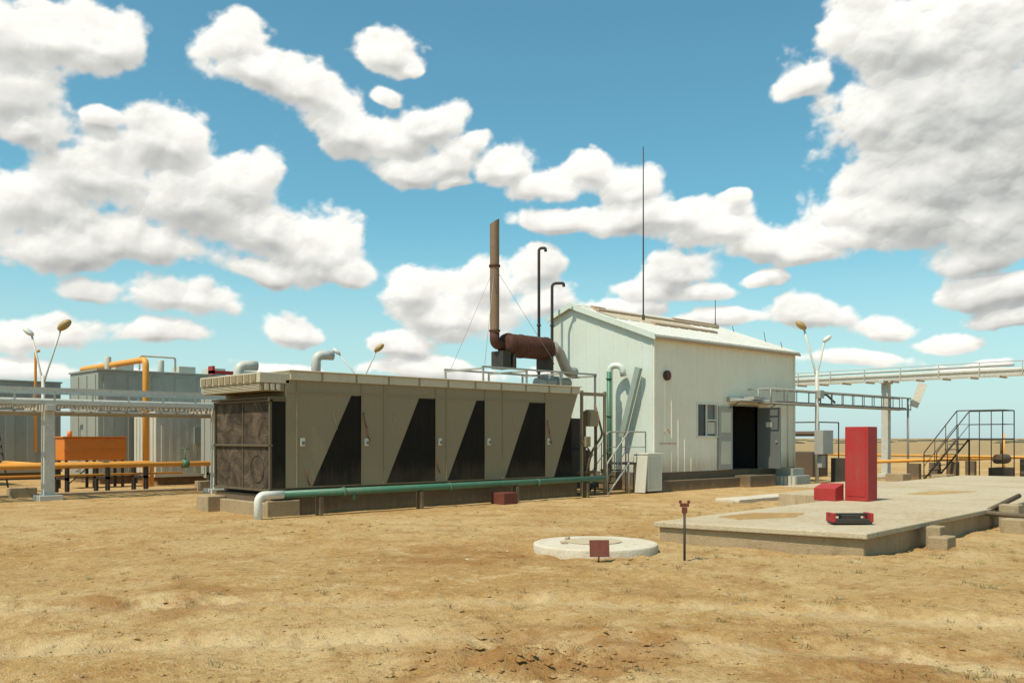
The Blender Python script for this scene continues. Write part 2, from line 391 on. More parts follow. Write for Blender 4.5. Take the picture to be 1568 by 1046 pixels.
b.tube([(1.5,-.4,.46),(1.5,-.4,.3)],.04,8); b.done('green_pipe',M_green,E)
b=MB()
for t in(.6,3.4,6.6,9.4): b.box(t-.04,t+.04,-.5,-.3,-.1,.42)
b.done('pipe_props',M_plinth,E)
MB().box(5.75,6.25,-.85,-.35,-.05,.30).done('red_cover_box',M_brown,E,.02)
# ------------------------------------------------------------------ exhaust
X_=top('exhaust_stack',(7.5,1.4,3.2))
b=MB(); seg=16; b.tube([(7.5,1.4,4.55),(7.5,1.4,7.85)],.135,seg,caps=False); n=len(b.v)
for k in range(n-seg,n):
    v=b.v[k]; b.v[k]=(v[0],v[1],v[2]+(v[0]-7.5)*.5-(v[1]-1.4)*.35+.05)
b.done('stack_pipe',M_stack,X_)
b=MB(); b.tube([(7.5,1.4,6.6),(7.5,1.4,6.66)],.165,18); b.tube([(7.5,1.4,4.75),(7.5,1.4,4.80)],.165,18); b.done('stack_flange',M_rust,X_)
b=MB(); b.tube([(7.5,1.4,4.72),(7.5,1.4,4.38),(7.95,1.4,4.38)],.14,16,round_=.3); b.done('stack_elbow',M_rust,X_)
b=MB(); b.tube([(7.8,1.4,4.40),(7.88,1.4,4.40),(7.95,1.4,4.40),(9.6,1.4,4.40),(9.7,1.4,4.40),(9.75,1.4,4.4)],[.2,.31,.34,.34,.31,.2],24)
for t in(8.0,8.5,9.55): b.tube([(t,1.4,4.4),(t+.05,1.4,4.4)],.355,24)
b.done('muffler',M_rust,X_)
b=MB(); b.tube([(9.7,1.4,4.42),(10.15,1.4,4.42),(10.55,1.4,3.75),(10.9,1.4,3.75)],.16,14,round_=.25); b.tube([(9.2,1.4,3.35),(10.6,1.4,3.4)],.16,14)
for t in(9.9,): b.tube([(t,1.4,4.42),(t+.06,1.4,4.42)],.23,16)
for t in(9.5,10.0): b.tube([(t,1.4,3.37),(t+.06,1.4,3.37)],.22,16)
b.done('exhaust_bend',M_steel,X_)
b=MB()
for y in(.6,2.2): b.box(6.3,11.0,y-.025,y+.025,3.62,3.67)
for t in(6.34,8.0,9.4,10.96): b.box(t-.025,t+.025,.575,2.225,3.57,3.62)
for t in(6.34,8.0,9.4,):
    for y in(.6,2.2): b.box(t-.022,t+.022,y-.022,y+.022,3.2,3.57)
for y in(.6,2.2): b.box(10.92,10.97,y-.025,y+.025,-.1,3.62)
b.done('support_frame',M_steel,X_)
b=MB(); 
for t in(8.0,9.5): b.box(t,t+.08,1.1,1.7,3.7,4.15)
b.box(7.6,7.9,1.15,1.65,3.7,4.2); b.done('saddles',M_dsteel,X_)
b=MB(); b.tube([(7.5,1.4,6.6),(6.5,2.2,3.6)],.006,5); b.tube([(7.5,1.4,6.6),(9.3,.8,4.0)],.006,5); b.tube([(7.5,1.4,6.6),(6.4,.6,3.7)],.006,5); b.done('guy_wires',M_steel,X_)
for nm,(x,y,z) in(('vent_pipe',(11.84,3.9,8.14)),('vent_pipe.001',(12.16,3.59,6.95))):
    V=top(nm,(x,y,0)); h=.28 if nm=='vent_pipe.001' else .16
    b=MB(); b.tube([(x,y,-.1),(x,y,z),(x+h,y-h,z),(x+h,y-h,z-.12)],.05,10,round_=.16)
    for q in(2,4.2,5.5): b.tube([(x,y,q),(x,y,q+.05)],.075,10)
    b.done('pipe',M_dsteel,V)
# ------------------------------------------------------------------ machine hall
B=top('metal_workshop_building',(17.4,2.2,0)); T0,T1,WW=13.05,21.85,4.45; Z0,ZE=.6,4.95
wr,zr,zl=3.487,6.22,5.87
b=MB(); b.box(T0,T1,0,WW,-.3,.6); b.done('plinth',M_plinth,B,.01)
b=MB(); b.box(T0+.1,17.6,-.28,-.002,-.3,.34); b.box(17.6,19.3,-.7,-.002,-.3,.4); b.done('plinth_step',M_plinth,B,.02)
wt=.1
b=MB()
b.box(T0+.004,15.46,0,wt,Z0,ZE); b.box(15.46,16.57,0,wt,Z0,1.78); b.box(15.46,16.57,0,wt,2.84,ZE); b.box(16.57,17.5,0,wt,Z0,ZE)
b.box(17.5,19.21,0,wt,2.84,ZE); b.box(19.21,T1,0,wt,Z0,ZE); b.done('front_wall',M_wall,B)
b=MB()
def rib(t,z0,z1): b.prism([(t-.03,0,z0),(t-.012,-.015,z0),(t+.012,-.015,z0),(t+.03,0,z0)],(0,0,z1-z0))
for t in np.arange(T0+.25,T1-.1,.36):
    if 17.42<t<19.3: rib(t,2.95,ZE)
    elif 15.35<t<16.68: rib(t,Z0,1.7); rib(t,2.92,ZE)
    else: rib(t,Z0,ZE)
b.box(T0,T0+.07,-.04,-.0,Z0,ZE); b.box(T1-.09,T1,-.04,0,Z0,ZE); b.done('front_wall_ribs',M_wall,B)
gp=lambda t:[(t,0,Z0),(t,WW,Z0),(t,WW,zl),(t,wr,zr),(t,0,ZE)]
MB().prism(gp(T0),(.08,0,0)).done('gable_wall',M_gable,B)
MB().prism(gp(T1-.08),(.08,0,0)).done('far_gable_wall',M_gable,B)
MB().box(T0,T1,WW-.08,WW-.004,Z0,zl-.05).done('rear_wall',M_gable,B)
b=MB()
for y in np.arange(.45,4.4,.6):
    z=ZE+(zr-ZE)*y/wr-.03 if y<wr else zr-(y-wr)*.364-.03
    b.prism([(T0,y-.03,Z0),(T0-.015,y-.012,Z0),(T0-.015,y+.012,Z0),(T0,y+.03,Z0)],(0,0,z-Z0))
b.box(T0-.02,T0,0,.09,Z0,ZE-.02); b.done('gable_ribs',M_gable,B)
sl=(zr-ZE)/wr
def rz(y): return (ZE+sl*y if y<=wr else zr-(y-wr)*sl)+.02
b=MB(); y0=-.16; y1=WW+.12
b.prism([(T0-.12,y0,rz(y0)),(T0-.12,wr,rz(wr)),(T0-.12,y1,rz(y1)),(T0-.12,y1,rz(y1)+.07),(T0-.12,wr,rz(wr)+.07),(T0-.12,y0,rz(y0)+.07)],(T1-T0+.24,0,0)); b.done('roof_sheets',M_roof,B)
b=MB(); b.box(T0-.125,T1+.125,y0-.04,y0-.0,rz(y0)-.07,rz(y0)+.0); b.done('eave_gutter',M_tan,B)
b=MB(); b.prism([(T0-.15,y0-.02,rz(y0)-.1),(T0-.15,wr,rz(wr)-.08),(T0-.15,y1,rz(y1)-.08),(T0-.15,y1,rz(y1)+.09),(T0-.15,wr,rz(wr)+.1),(T0-.15,y0-.02,rz(y0)+.09)],(.03,0,0)); b.done('barge_board',M_gable,B)
b=MB()
for (a,c,p,q) in((13.6,20.9,2.75,3.0),(15.2,19.0,1.55,1.75),(13.9,14.5,3.2,3.4),(18.7,21.7,3.3,3.45)):
    b.prism([(a,p,rz(p)+.06),(a,q,rz(q)+.06),(a,q,rz(q)+.15),(a,p,rz(p)+.15)],(c-a,0,0))
b.done('roof_strips',M_tan,B)
b=MB(); b.prism([(13.4,1.8,rz(1.8)+.074),(13.4,2.7,rz(2.7)+.074),(13.4,2.7,rz(2.7)+.09),(13.4,1.8,rz(1.8)+.09)],(5.2,0,0)); b.done('patched_roof_sheet',paint('buff_roof',(.58,.46,.3),.6,.4),B)
b=MB()
for t in np.arange(13.4,21.8,.62): b.prism([(t,y0,rz(y0)+.068),(t,wr,rz(wr)+.068),(t,wr,rz(wr)+.09),(t,y0,rz(y0)+.09)],(.025,0,0))
b.prism([(T0-.1,wr-.15,rz(wr-.15)+.08),(T0-.1,wr,rz(wr)+.1),(T0-.1,wr+.15,rz(wr+.15)+.08),(T0-.1,wr,rz(wr)+.13)],(T1-T0+.2,0,0)); b.done('roof_seams',M_roof,B)
b=MB(); f=.06
b.box(15.46-f,16.57+f,-.03,.02,2.84,2.84+f); b.box(15.46-f,16.57+f,-.05,.02,1.78-f,1.78); b.box(15.46-f,15.46,-.03,.02,1.78,2.84); b.box(16.57,16.57+f,-.03,.02,1.78,2.84); b.box(15.98,16.04,-.0,.05,1.78,2.84); b.box(16.04,16.57,.0,.05,2.3,2.34)
b.done('window_frame',M_white,B,.004)
MB().box(15.46,15.98,.05,.06,1.78,2.84).done('window_glass',M_glass,B)
MB().box(16.04,16.57,.06,.07,1.78,2.84).done('window_glass_pane',paint('cloudy_glass',(.12,.12,.11),.2,.3),B)
MB().box(16.1,16.5,.02,.05,1.85,2.25).done('window_paper',M_lgrey,B)
b=MB(); b.box(17.44,17.5,-.03,.1,.6,2.9); b.box(19.21,19.27,-.03,.1,.6,2.9); b.box(17.5,19.21,-.03,.1,2.84,2.9); b.done('door_frame',M_ldoor,B)
b=MB(); b.box(16.63,17.47,-.075,-.035,.62,2.8); b.done('door_leaf_left',M_ldoor,B,.005)
b=MB(); b.box(16.75,17.35,-.085,-.075,1.9,2.6); b.box(16.75,17.35,-.085,-.075,.8,1.6); b.done('door_leaf_left_panels',M_lgrey,B,.004)
b=MB(); b.box(19.16,19.2,-.95,-.03,.62,2.8); b.done('door_leaf_right',M_door,B,.005)
b=MB(); b.box(19.15,19.16,-.6,-.38,2.1,2.28); b.done('door_notice',M_lgrey,B)
b=MB(); b.box(19.12,19.16,-.84,-.78,1.55,1.62); b.done('door_handle',M_steel,B)
b=MB(); b.box(17.2,19.9,-.55,-.0,2.98,3.02); b.prism([(17.2,0,3.02),(17.2,-.55,3.02),(17.2,0,3.14)],(2.7,0,0)); b.box(18.0,18.7,-.6,-.2,3.05,3.16); b.done('door_canopy',M_ldoor,B)
b=MB()
for t in(17.3,19.8): b.tube([(t,-.5,3.0),(t,0,2.7)],.015,6)
b.done('canopy_brackets',M_dsteel,B)
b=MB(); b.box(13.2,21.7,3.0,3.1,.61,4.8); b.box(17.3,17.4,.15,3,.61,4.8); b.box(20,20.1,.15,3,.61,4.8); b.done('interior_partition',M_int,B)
b=MB(); b.box(18.0,18.9,1.4,2.1,.6,1.5); b.box(18.9,19.6,1.8,2.4,.6,2.4); b.done('interior_cabinet',M_olive,B,.01)
b=MB(); b.tube([(13.72,-.09,3.72),(13.72,0,3.72)],.16,18); b.done('wall_fan',M_dsteel,B)
b=MB(); b.tube([(13.72,-.1,3.72),(13.72,-.095,3.72)],.11,18); b.done('wall_fan_hub',M_brown,B)
b=MB(); b.tube([(13.75+.13*math.cos(a),-.02,1.85+.15*math.sin(a)) for a in np.linspace(0,math.pi,10)],.012,6)
for k in range(9): b.box(13.4+k*.1,13.45+k*.1,-.021,-.016,1.5,1.56)
b.done('stencilled_marks',paint('faded_red_ink',(.6,.33,.24),.7,.2),B)
b=MB(); b.tube([(21.3,-.05,Z0),(21.3,-.05,3.4)],.025,8); b.done('conduit',M_wall,B)
b=MB(); b.box(19.75,20.75,-1.25,-.3,-.1,.35); b.box(19.95,20.75,-1.0,-.3,.35,.6); b.done('entrance_box',M_grey,B,.01)
b=MB()
for k in range(6): b.box(19.72,19.75,-1.2+k*.16,-1.1+k*.16,0,.32)
b.done('entrance_box_slats',M_lgrey,B)
for nm,(x,y,z0,z1,r) in(('radio_mast',(15.35,2.2,5.75,11.96,.026)),('radio_mast.001',(21.6,3.4,6.1,7.35,.02))):
    V=top(nm,(x,y,z0)); b=MB(); b.tube([(x,y,z0),(x,y,(z0+z1)/2),(x,y,z1)],[r,r*.9,r*.7],8); b.tube([(x,y,z0),(x,y,z0+.3)],r*2,8); b.done('rod',M_dsteel,V)
b=MB()
V=top('roof_lightning_rods',(21,2,5.5))
for x,y,l in((21.8,1.2,.45),(21.5,.3,.3),(21.6,2.5,.3)): b.tube([(x,y,rz(y)),(x-.15,y,rz(y)+l)],.012,5)
b.done('rods',M_dsteel,V)
G=top('green_riser_pipe',(12.6,1.3,0))
b=MB(); b.tube([(12.6,1.42,.2),(12.6,1.42,4.05),(12.75,1.05,4.05),(12.8,1.0,3.7)],.10,14,round_=.2); b.done('pale_riser',M_gable,G)
b=MB(); b.tube([(12.45,1.32,.3),(12.45,1.32,3.85)],.075,12); 
for z in(1.2,2.4,3.6): b.tube([(12.45,1.32,z),(12.45,1.32,z+.05)],.1,12)
b.done('green_riser',M_green,G)
b=MB(); b.obox((12.8,.72,2.85),(.14,.2,2.3),0,.30,0); b.done('slanted_duct',paint('green_grey',(.30,.35,.30),.6,.4),G)
C=top('white_cabinet',(12.55,-.17,0))
b=MB(); b.box(12.2,12.92,-.45,.1,.06,1.2); b.done('body',M_white,C,.012)
b=MB(); b.box(12.17,12.95,-.48,.13,1.2,1.24); b.done('lid',M_white,C,.006)
b=MB(); b.box(12.19,12.2,-.38,.04,.14,1.12); b.box(12.26,12.86,-.462,-.45,.14,1.12); b.done('doors',M_lgrey,C,.004)
b=MB(); b.obox((12.1,-.28,.6),(.03,.4,1.15),0,0,.12); b.done('leaning_board',M_lgrey,C)
def stair(name,x0,x1,ya,yb,z1,n,axis='x',mat=M_steel,landing=1.0,rail=.95,tread=M_dsteel):
    T=top(name,((x0+x1)/2,(ya+yb)/2,0)); b=MB(); r=MB()
    sg=1 if x1>x0 else -1
    def P(a,c,z): return (a,c,z) if axis=='x' else (c,a,z)
    for k in range(n):
        a=x0+(x1-x0)*(k+.5)/n; z=z1*(k+1)/n-.02; h=abs(x1-x0)/n*.55
        p,q=P(a-h,ya,0),P(a+h,yb,0); b.box(min(p[0],q[0]),max(p[0],q[0]),min(p[1],q[1]),max(p[1],q[1]),z-.03,z)
    xe=x1+sg*landing
    p,q=P(x1,ya,0),P(xe,yb,0); b.box(min(p[0],q[0]),max(p[0],q[0]),min(p[1],q[1]),max(p[1],q[1]),z1-.06,z1)
    b.done('treads',tread,T)
    for c in(ya,yb):
        r.tube([P(x0,c,0),P(x1,c,z1-.03)],.035,8)
        r.tube([P(x0,c,.0),P(x0,c,rail),P(x1,c,z1+rail),P(xe,c,z1+rail),P(xe,c,0)],.022,8,round_=.06)
        r.tube([P(x0,c,rail*.5),P(x1,c,z1+rail*.5),P(xe,c,z1+rail*.5)],.014,6)
        for m in np.linspace(0,1,4): r.tube([P(x0+(x1-x0)*m,c,z1*m),P(x0+(x1-x0)*m,c,z1*m+rail)],.018,6)
        r.tube([P(x1,c,-.1),P(x1,c,z1)],.035,8)
        if landing>1.1: r.tube([P((x1+xe)/2,c,-.1),P((x1+xe)/2,c,z1+rail)],.02,6)
    r.tube([P(xe,ya,z1+rail),P(xe,yb,z1+rail)],.022,8); r.tube([P(xe,ya,z1+rail*.5),P(xe,yb,z1+rail*.5)],.016,6)
    r.done('handrails',mat,T); return T
stair('entrance_stairs',10.75,11.75,-.05,.75,.95,5,landing=.85)
stair('platform_stairs',-2.4,-3.7,28.0,29.3,1.7,8,axis='y',landing=1.7,rail=1.1,mat=M_dsteel)
# ------------------------------------------------------------------ right-hand pipe bridge
PB=top('pipe_bridge',(29.5,0,0)); b=MB()
for y in(-.15,9.0): b.box(29.35,29.65,y-.15,y+.15,-.2,4.2); b.box(29.2,29.8,y-.3,y+.3,-.3,.12)
b.box(29.0,30.0,-.25,-.05,4.1,4.25)
b.done('concrete_columns',M_rack,PB,.01)
b=MB()
for x in(29.1,29.9): b.box(x-.05,x+.05,-6.2,14,4.2,4.3)
for y in np.arange(-6,14,1.1): b.box(29.05,29.95,y-.04,y+.04,4.13,4.2)
b.done('beams',M_rack,PB)
b=MB()
for k,(x,r) in enumerate(((29.15,.09),(29.4,.06),(29.62,.08),(29.85,.06))): b.tube([(x,14,4.42),(x,-5.9,4.42),(x,-6.35,4.3),(x,-6.4,3.9)],r,10,round_=.3)
b.tube([(29.3,14,4.62),(29.3,-5.4,4.62)],.05,8)
b.done('pipes',M_rack,PB)
b=MB()
for y in np.arange(-5.8,14,1.6): b.box(29.0,29.04,y,y+.03,4.3,4.75)
b.tube([(29.02,14,4.75),(29.02,-6,4.75)],.02,6); b.done('edge_rail',M_rack,PB)
CT=top('cable_tray_bridge',(24,-.9,0)); b=MB()
for y in(-.9,-.4):
    for z in(2.95,3.45): b.tube([(18.6,y,z),(30.3,y,z)],.03,8)
    for t in np.arange(18.6,30.4,.9): b.tube([(t,y,2.95),(t,y,3.45)],.02,6)
for t in np.arange(18.6,30.4,.45): b.tube([(t,-.9,2.95),(t,-.4,2.95)],.018,6)
b.tube([(30.0,-.9,-.1),(30.0,-.9,3.45)],.05,8); b.tube([(18.6,-.9,3.45),(18.6,0,3.45)],.02,6)
b.tube([(20.5,-.9,3.45),(20.5,0,3.45)],.02,6)
b.done('tray',M_steel,CT)
b=MB(); 
for q in range(3): b.tube([(19.2,-.8+q*.12,3.0),(30,-.8+q*.12,3.0)],.035,8)
b.tube([(22.4,-.65,3.1),(23.0,-.65,3.45),(23.8,-.65,3.1)],.04,8,round_=.3); b.done('cables',M_dsteel,CT)
b=MB(); b.obox((30.6,-1.1,3.6),(.06,.35,1.1),.3,.35,0); b.done('end_plate',M_white,CT)
# ------------------------------------------------------------------ lamps
def lamp(name,x,y,zs,heads,r=.05,z0=-.1):
    V=top(name,(x,y,0)); b=MB(); b.tube([(x,y,z0),(x,y,zs)],r,10)
    for (lat,dz,amber) in heads:
        ex,ey=x+.723*lat,y-.691*lat
        b.tube([(x,y,zs-.3),(x+.723*lat*.15,y-.691*lat*.15,zs),(ex,ey,zs+dz)],r*.6,8)
        s=1 if lat>0 else -1; ang=math.radians(38)
        R=Matrix.Rotation(-math.radians(43.7),3,'Z')@Matrix.Rotation(-s*ang,3,'Y')
        h=MB(); h.ell((ex+.723*s*.1,ey-.691*s*.1,zs+dz+.1),(.25,.16,.12) if amber else (.2,.12,.09),R); h.tube([(ex,ey,zs+dz),(ex+.723*s*.05,ey-.691*s*.05,zs+dz+.07)],.06,8)
        h.done('lamp_head',M_lamp if amber else M_white,V)
    b.done('pole',M_rack,V); return V
lamp('street_lamp',-1.3,12.2,3.6,[(.55,1.45,True),(-.35,1.25,False)])
lamp('street_lamp.001',11.5,13.9,4.2,[(.62,1.15,True),(-.95,1.0,False)])
lp=lamp('street_lamp.002',21.9,-.9,4.25,[(-.5,1.6,True),(.28,1.1,False)],.07)
b=MB(); b.box(21.75,22.05,-1.12,-.95,3.2,3.5); b.box(21.6,22.4,-1.3,-.95,1.1,2.0); b.box(21.8,22.1,-1.15,-.96,.6,1.05); b.done('switch_boxes',M_ldoor,lp,.01)
V=top('control_stand',(23,-1.4,0)); b=MB(); b.prism([(22.6,-1.8,0),(23.5,-1.8,0),(22.9,-1.8,.95),(22.6,-1.8,.95)],(0,.7,0)); b.tube([(22.5,-1.8,0),(22.5,-1.8,1.6)],.03,8); b.tube([(23.6,-1.8,0),(22.6,-1.8,1.5)],.03,8); b.done('frame',M_dsteel,V); 
# ------------------------------------------------------------------ concrete pads at right
V=top('concrete_slab',(8,-10,0))
b=MB(); b.prism([(1.75,-8.8,-.3),(2.45,-11.9,-.3),(10.0,-11.35,-.3),(9.9,-8.2,-.3)],(0,0,.56)); b.done('slab',M_conc,V,.02)
b=MB(); b.prism([(1.68,-8.73,.26),(2.38,-11.98,.26),(10.0,-11.43,.26),(9.9,-8.13,.26)],(0,0,.085)); b.done('top_screed',M_concl,V,.015)
b=MB(); b.prism([(10.0,-11.4,-.3),(26,-10.0,-.3),(25,-5.0,-.3),(10.3,-6.0,-.3),(9.9,-8.2,-.3)],(0,0,.64)); b.done('far_slab',M_concl,V,.02)
b=MB()
for (t,w,a,c,h) in((4.6,-12.15,.45,.3,.16),(4.75,-12.0,.3,.22,.3),(8.2,-12.1,.6,.4,.22),(9.0,-11.75,.35,.35,.42),(11.2,-11.8,.5,.35,.2)): b.obox((t,w,h/2-.05),(a,c,h+.1),.08)
b.done('footing_blocks',M_conc,V,.02)
b=MB(); b.tube([(8.3,-12.3,.25),(8.3,-11.5,.28),(10.6,-11.4,.5)],.05,8,round_=.1); b.done('slab_conduits',M_plinth,V)
b=MB(); b.prism([(3.2,-8.95,.335),(4.4,-8.9,.335),(5.0,-9.6,.335),(4.1,-9.9,.335),(3.0,-9.5,.335)],(0,0,.018)); b.prism([(12,-8.4,.33),(14,-8.3,.33),(14.5,-9.2,.33),(12.2,-9.0,.33)],(0,0,.018)); b.done('sand_drift',M_soil,V,.008)
V=top('concrete_kerb',(14,-4.4,0)); MB().box(10.5,18.5,-4.75,-4.0,-.3,.1).done('kerb',M_concd,V,.02)
MB().box(18.2,24,-3.2,-1.6,-.3,.07).done('paving',M_concl,V,.02)
V=top('red_fire_cabinet',(8.9,-8.75,.35))
MB().box(8.75,9.2,-9.02,-8.5,.345,1.95).done('tall_panel',M_red,V,.015)
b=MB(); b.prism([(8.36,-8.48,.345),(8.748,-8.48,.345),(8.748,-8.48,.72),(8.36,-8.48,.62)],(0,.5,0)); b.done('low_box',M_red,V,.01)
b=MB(); b.box(8.74,8.75,-8.97,-8.55,.45,1.88); b.done('panel_inset',M_red,V)
V=top('tool_tray',(3.6,-11.2,.35))
c0,s0=math.cos(-.72),math.sin(-.72)
b=MB(); b.obox((3.55,-11.15,.40),(.62,.26,.07),-.72); b.obox((3.55,-11.15,.50),(.66,.04,.05),-.72); b.obox((3.55,-11.15,.46),(.3,.15,.08),-.72); b.done('tray',M_dsteel,V,.008)
b=MB(); b.obox((3.55-.3*c0,-11.15-.3*s0,.46),(.05,.28,.14),-.72); b.obox((3.55+.3*c0,-11.15+.3*s0,.46),(.05,.28,.14),-.72); b.done('red_ends',M_red,V,.006)
V=top('concrete_manhole_ring',(.13,-8.84,0))
b=MB(); b.tube([(.13,-8.84,-.2),(.13,-8.84,.14)],.93,56); o=b.done('ring',M_concd,V,.03)
b=MB(); b.tube([(.2,-8.75,.14),(.2,-8.75,.155)],.42,36); b.done('lid',M_concl,V,.008)
b=MB(); b.obox((.1,-8.3,.16),(.1,.06,.05),.4); b.obox((-.3,-8.6,.16),(.16,.1,.04),.9); b.done('rubble',M_concl,V,.01)
V=top('small_marker_sign',(-.77,-9.7,0))
b=MB(); b.obox((-.77,-9.7,.2),(.27,.015,.23),-.72,-.25); b.done('plate',M_brown,V,.003)
MB().tube([(-.77,-9.69,-.1),(-.77,-9.69,.2)],.01,6).done('stake',M_dsteel,V)
V=top('marker_post',(.07,-10.5,0))
MB().tube([(.07,-10.5,-.1),(.07,-10.5,.74)],.017,8).done('post',M_dsteel,V)
b=MB(); b.obox((.07,-10.5,.79),(.12,.03,.05),-.76); b.obox((.07,-10.5,.72),(.07,.04,.08),-.76); b.obox((.07-.04,-10.46,.835),(.035,.03,.04),-.76); b.obox((.07+.04,-10.54,.835),(.035,.03,.04),-.76); b.done('reflector_head',M_brown,V,.004)
# ------------------------------------------------------------------ left-hand plant
PR=top('pipe_rack',(0,9.1,0)); b=MB()
for t in(-7.0,-2.1,2.8,7.7): b.box(t-.14,t+.14,8.96,9.24,-.2,2.45); b.box(t-.3,t+.3,8.8,9.4,-.3,.14); b.box(t-.12,t+.12,8.8,10.8,2.45,2.62)
for t in(-7.0,7.7): b.box(t-.14,t+.14,10.3,10.58,-.2,2.45)
b.done('concrete_frames',M_rack,PR,.012)
b=MB()
for y in(8.85,10.7): b.box(-14,9,y-.04,y+.04,2.62,2.72); b.box(-14,9,y-.03,y+.03,2.98,3.08)
for t in np.arange(-14,9,1.0): b.box(t-.02,t+.02,8.83,8.87,2.72,2.98); b.box(t-.02,t+.02,10.68,10.72,2.72,2.98)
b.done('side_rails',M_rack,PR)
b=MB()
for y,r in((9.05,.07),(9.3,.05),(9.55,.09),(9.9,.06),(10.2,.08),(10.45,.05)): b.tube([(-14,y,2.72),(9,y,2.72)],r,10)
b.done('pipes',M_rack,PR)
b=MB()
for t in np.arange(-14,9,.5): b.box(t-.025,t+.025,8.85,10.7,2.54,2.6)
b.tube([(-14,9.2,2.42),(9,9.2,2.42)],.04,8); b.tube([(-14,9.6,2.38),(9,9.6,2.38)],.05,8); b.done('cross_members',M_steel,PR)
V=top('orange_pipe_loop',(2.6,17,0)); b=MB()
b.tube([(2.6,14.1,0),(2.6,14.1,4.45),(2.6,20.5,4.45),(2.6,20.5,0)],.11,12,round_=.25); b.done('loop_pipe',M_yel,V)
V=top('orange_pipeline',(-2,11,0)); b=MB(); b.tube([(-14,11.6,.85),(8,11.6,.85)],.085,10); b.tube([(-14,12.6,.88),(2.2,12.6,.88),(2.2,12.6,.1)],.07,10,round_=.15)
b.tube([(-14,12.0,.55),(3,12.0,.55)],.035,8); b.tube([(-1.4,12.6,.88),(-1.4,16,.88)],.07,10)
for t in(-3.2,.4): b.tube([(t,18.8,1.2),(t,18.8,4.9),(t,18.4,4.9)],.05,8,round_=.1)
b.done('pipes',M_yel,V)
b=MB()
for t in(-6,-3.6,-.8,.4,1.6,4.2,6):
    b.box(t-.04,t+.04,11.5,11.7,-.1,.78); b.box(t-.04,t+.04,12.5,12.7,-.1,.8); b.box(t-.04,t+.04,11.5,12.7,.42,.5)
b.done('supports',M_dsteel,V)
b=MB(); b.box(-2.6,-1.9,10.7,11.1,-.2,.28); b.box(3.0,3.5,10.7,11.1,-.2,.3); b.box(-8,8,10.9,11.3,-.2,.08); b.done('footings',M_conc,V,.015)
b=MB()
for t in(2.9,-5.0): 
    b.tube([(t,11.6,.85),(t,11.6,1.35)],.03,8); b.tube([(t-.14,11.6,1.35),(t+.14,11.6,1.35)],.02,8); b.tube([(t-.1,11.6,.85),(t+.1,11.6,.85)],.14,12)
b.done('valves',M_green,V)
V=top('orange_tank',(1,14.8,0)); b=MB(); b.box(0,2.05,14.4,15.3,.95,1.72); b.done('tank_body',M_orange,V,.03)
b=MB(); b.box(-.04,2.09,14.36,15.34,1.72,1.76); b.tube([(.3,14.8,1.72),(.3,14.8,1.95)],.08,12); b.box(-.02,2.07,14.385,14.4,1.28,1.32); b.box(1.3,1.7,14.38,14.4,1.35,1.6); b.done('tank_lid',M_orange,V)
b=MB()
for t in(.1,1,1.95):
    for y in(14.5,15.2): b.box(t-.04,t+.04,y-.04,y+.04,-.1,.95)
b.tube([(.1,14.5,.1),(1,14.5,.9)],.02,6); b.done('tank_legs',M_dsteel,V)
def ribbed(name,x0,x1,y0,y1,z0,z1,mat,step=.35,trim=None):
    V=top(name,((x0+x1)/2,(y0+y1)/2,0)); MB().box(x0,x1,y0,y1,z0,z1).done('shell',mat,V,.015)
    b=MB()
    for t in np.arange(x0+.2,x1-.1,step): b.box(t,t+step*.4,y0-.03,y0,z0+.15,z1-.15)
    for t in np.arange(y0+.2,y1-.1,step): b.box(x0-.03,x0,t,t+step*.4,z0+.15,z1-.15)
    b.done('ribs',mat,V)
    b=MB(); b.box(x0-.05,x1+.05,y0-.05,y1+.05,z1,z1+.06); b.box(x0-.05,x1+.05,y0-.06,y0,z0,z0+.12); b.done('rails',trim or mat,V)
    b=MB(); b.box(x0+.1,x1-.1,y0+.1,y1-.1,-.2,z0); b.done('footing',M_plinth,V)
    return V
ribbed('grey_equipment_container',2.0,13,17,20,.3,4.2,M_grey,.9)
ribbed('light_site_cabin',3.2,9.0,14.7,16.7,.3,2.6,M_lgrey,.3)
ribbed('grey_equipment_container.001',-4.5,2.6,23,26,.3,4.0,M_grey,.8)
ribbed('grey_equipment_container.002',4.2,13,10.9,13.0,.3,3.62,M_grey,.6)
ribbed('light_site_cabin.001',-6.0,-1.6,18.5,21,.2,2.5,M_white,.4)
V=top('cabin_fittings',(4,14.6,0)); b=MB(); b.box(4.6,5.3,14.6,14.66,1.5,2.1); b.box(6.6,7.3,14.6,14.66,.35,2.3); b.done('hatches',M_grey,V); 
MB().box(5.6,5.9,14.6,14.66,1.6,1.9).done('red_notice',M_red,V)
V=top('roof_ventilators',(8,20,4)); b=MB()
for x,y in((3,18),(5.5,18),(8.5,18.5),(6.8,18)): b.box(x,x+.7,y,y+.7,4.26,4.6)
for x,y in((2.5,17.4),(4.6,17.6)): b.tube([(x,y,4.2),(x,y,4.75)],.12,12)
b.tube([(3.6,17.2,4.3),(3.6,17.2,4.85),(5,17.2,4.85),(5,17.2,4.3)],.04,8,round_=.1); b.done('units',M_lgrey,V,.01)
for nm,x,y,z in(('curved_exhaust_duct',7.5,10.95,4.72),('curved_exhaust_duct.001',4.6,11.2,4.2)):
    V=top(nm,(x,y,3.6)); b=MB(); b.tube([(x,y,3.55),(x,y,z),(x+.65,y-.1,z),],.17,14,round_=.3); b.tube([(x,y,3.7),(x,y,3.78)],.24,14); b.done('duct',M_rack,V)
V=top('red_roof_hoist',(6,17,4)); b=MB(); b.box(6.4,7.6,16.9,17.3,4.3,4.42); b.box(6.4,6.5,16.9,17.3,4.26,4.6); b.done('beam',M_red,V)
ladd=top('access_ladder',(-1.5,17.5,0)); b=MB()
for o in(0,.5): b.tube([(-1.5+o,17.0,0),(-1.5+o,18.4,2.4)],.03,8)
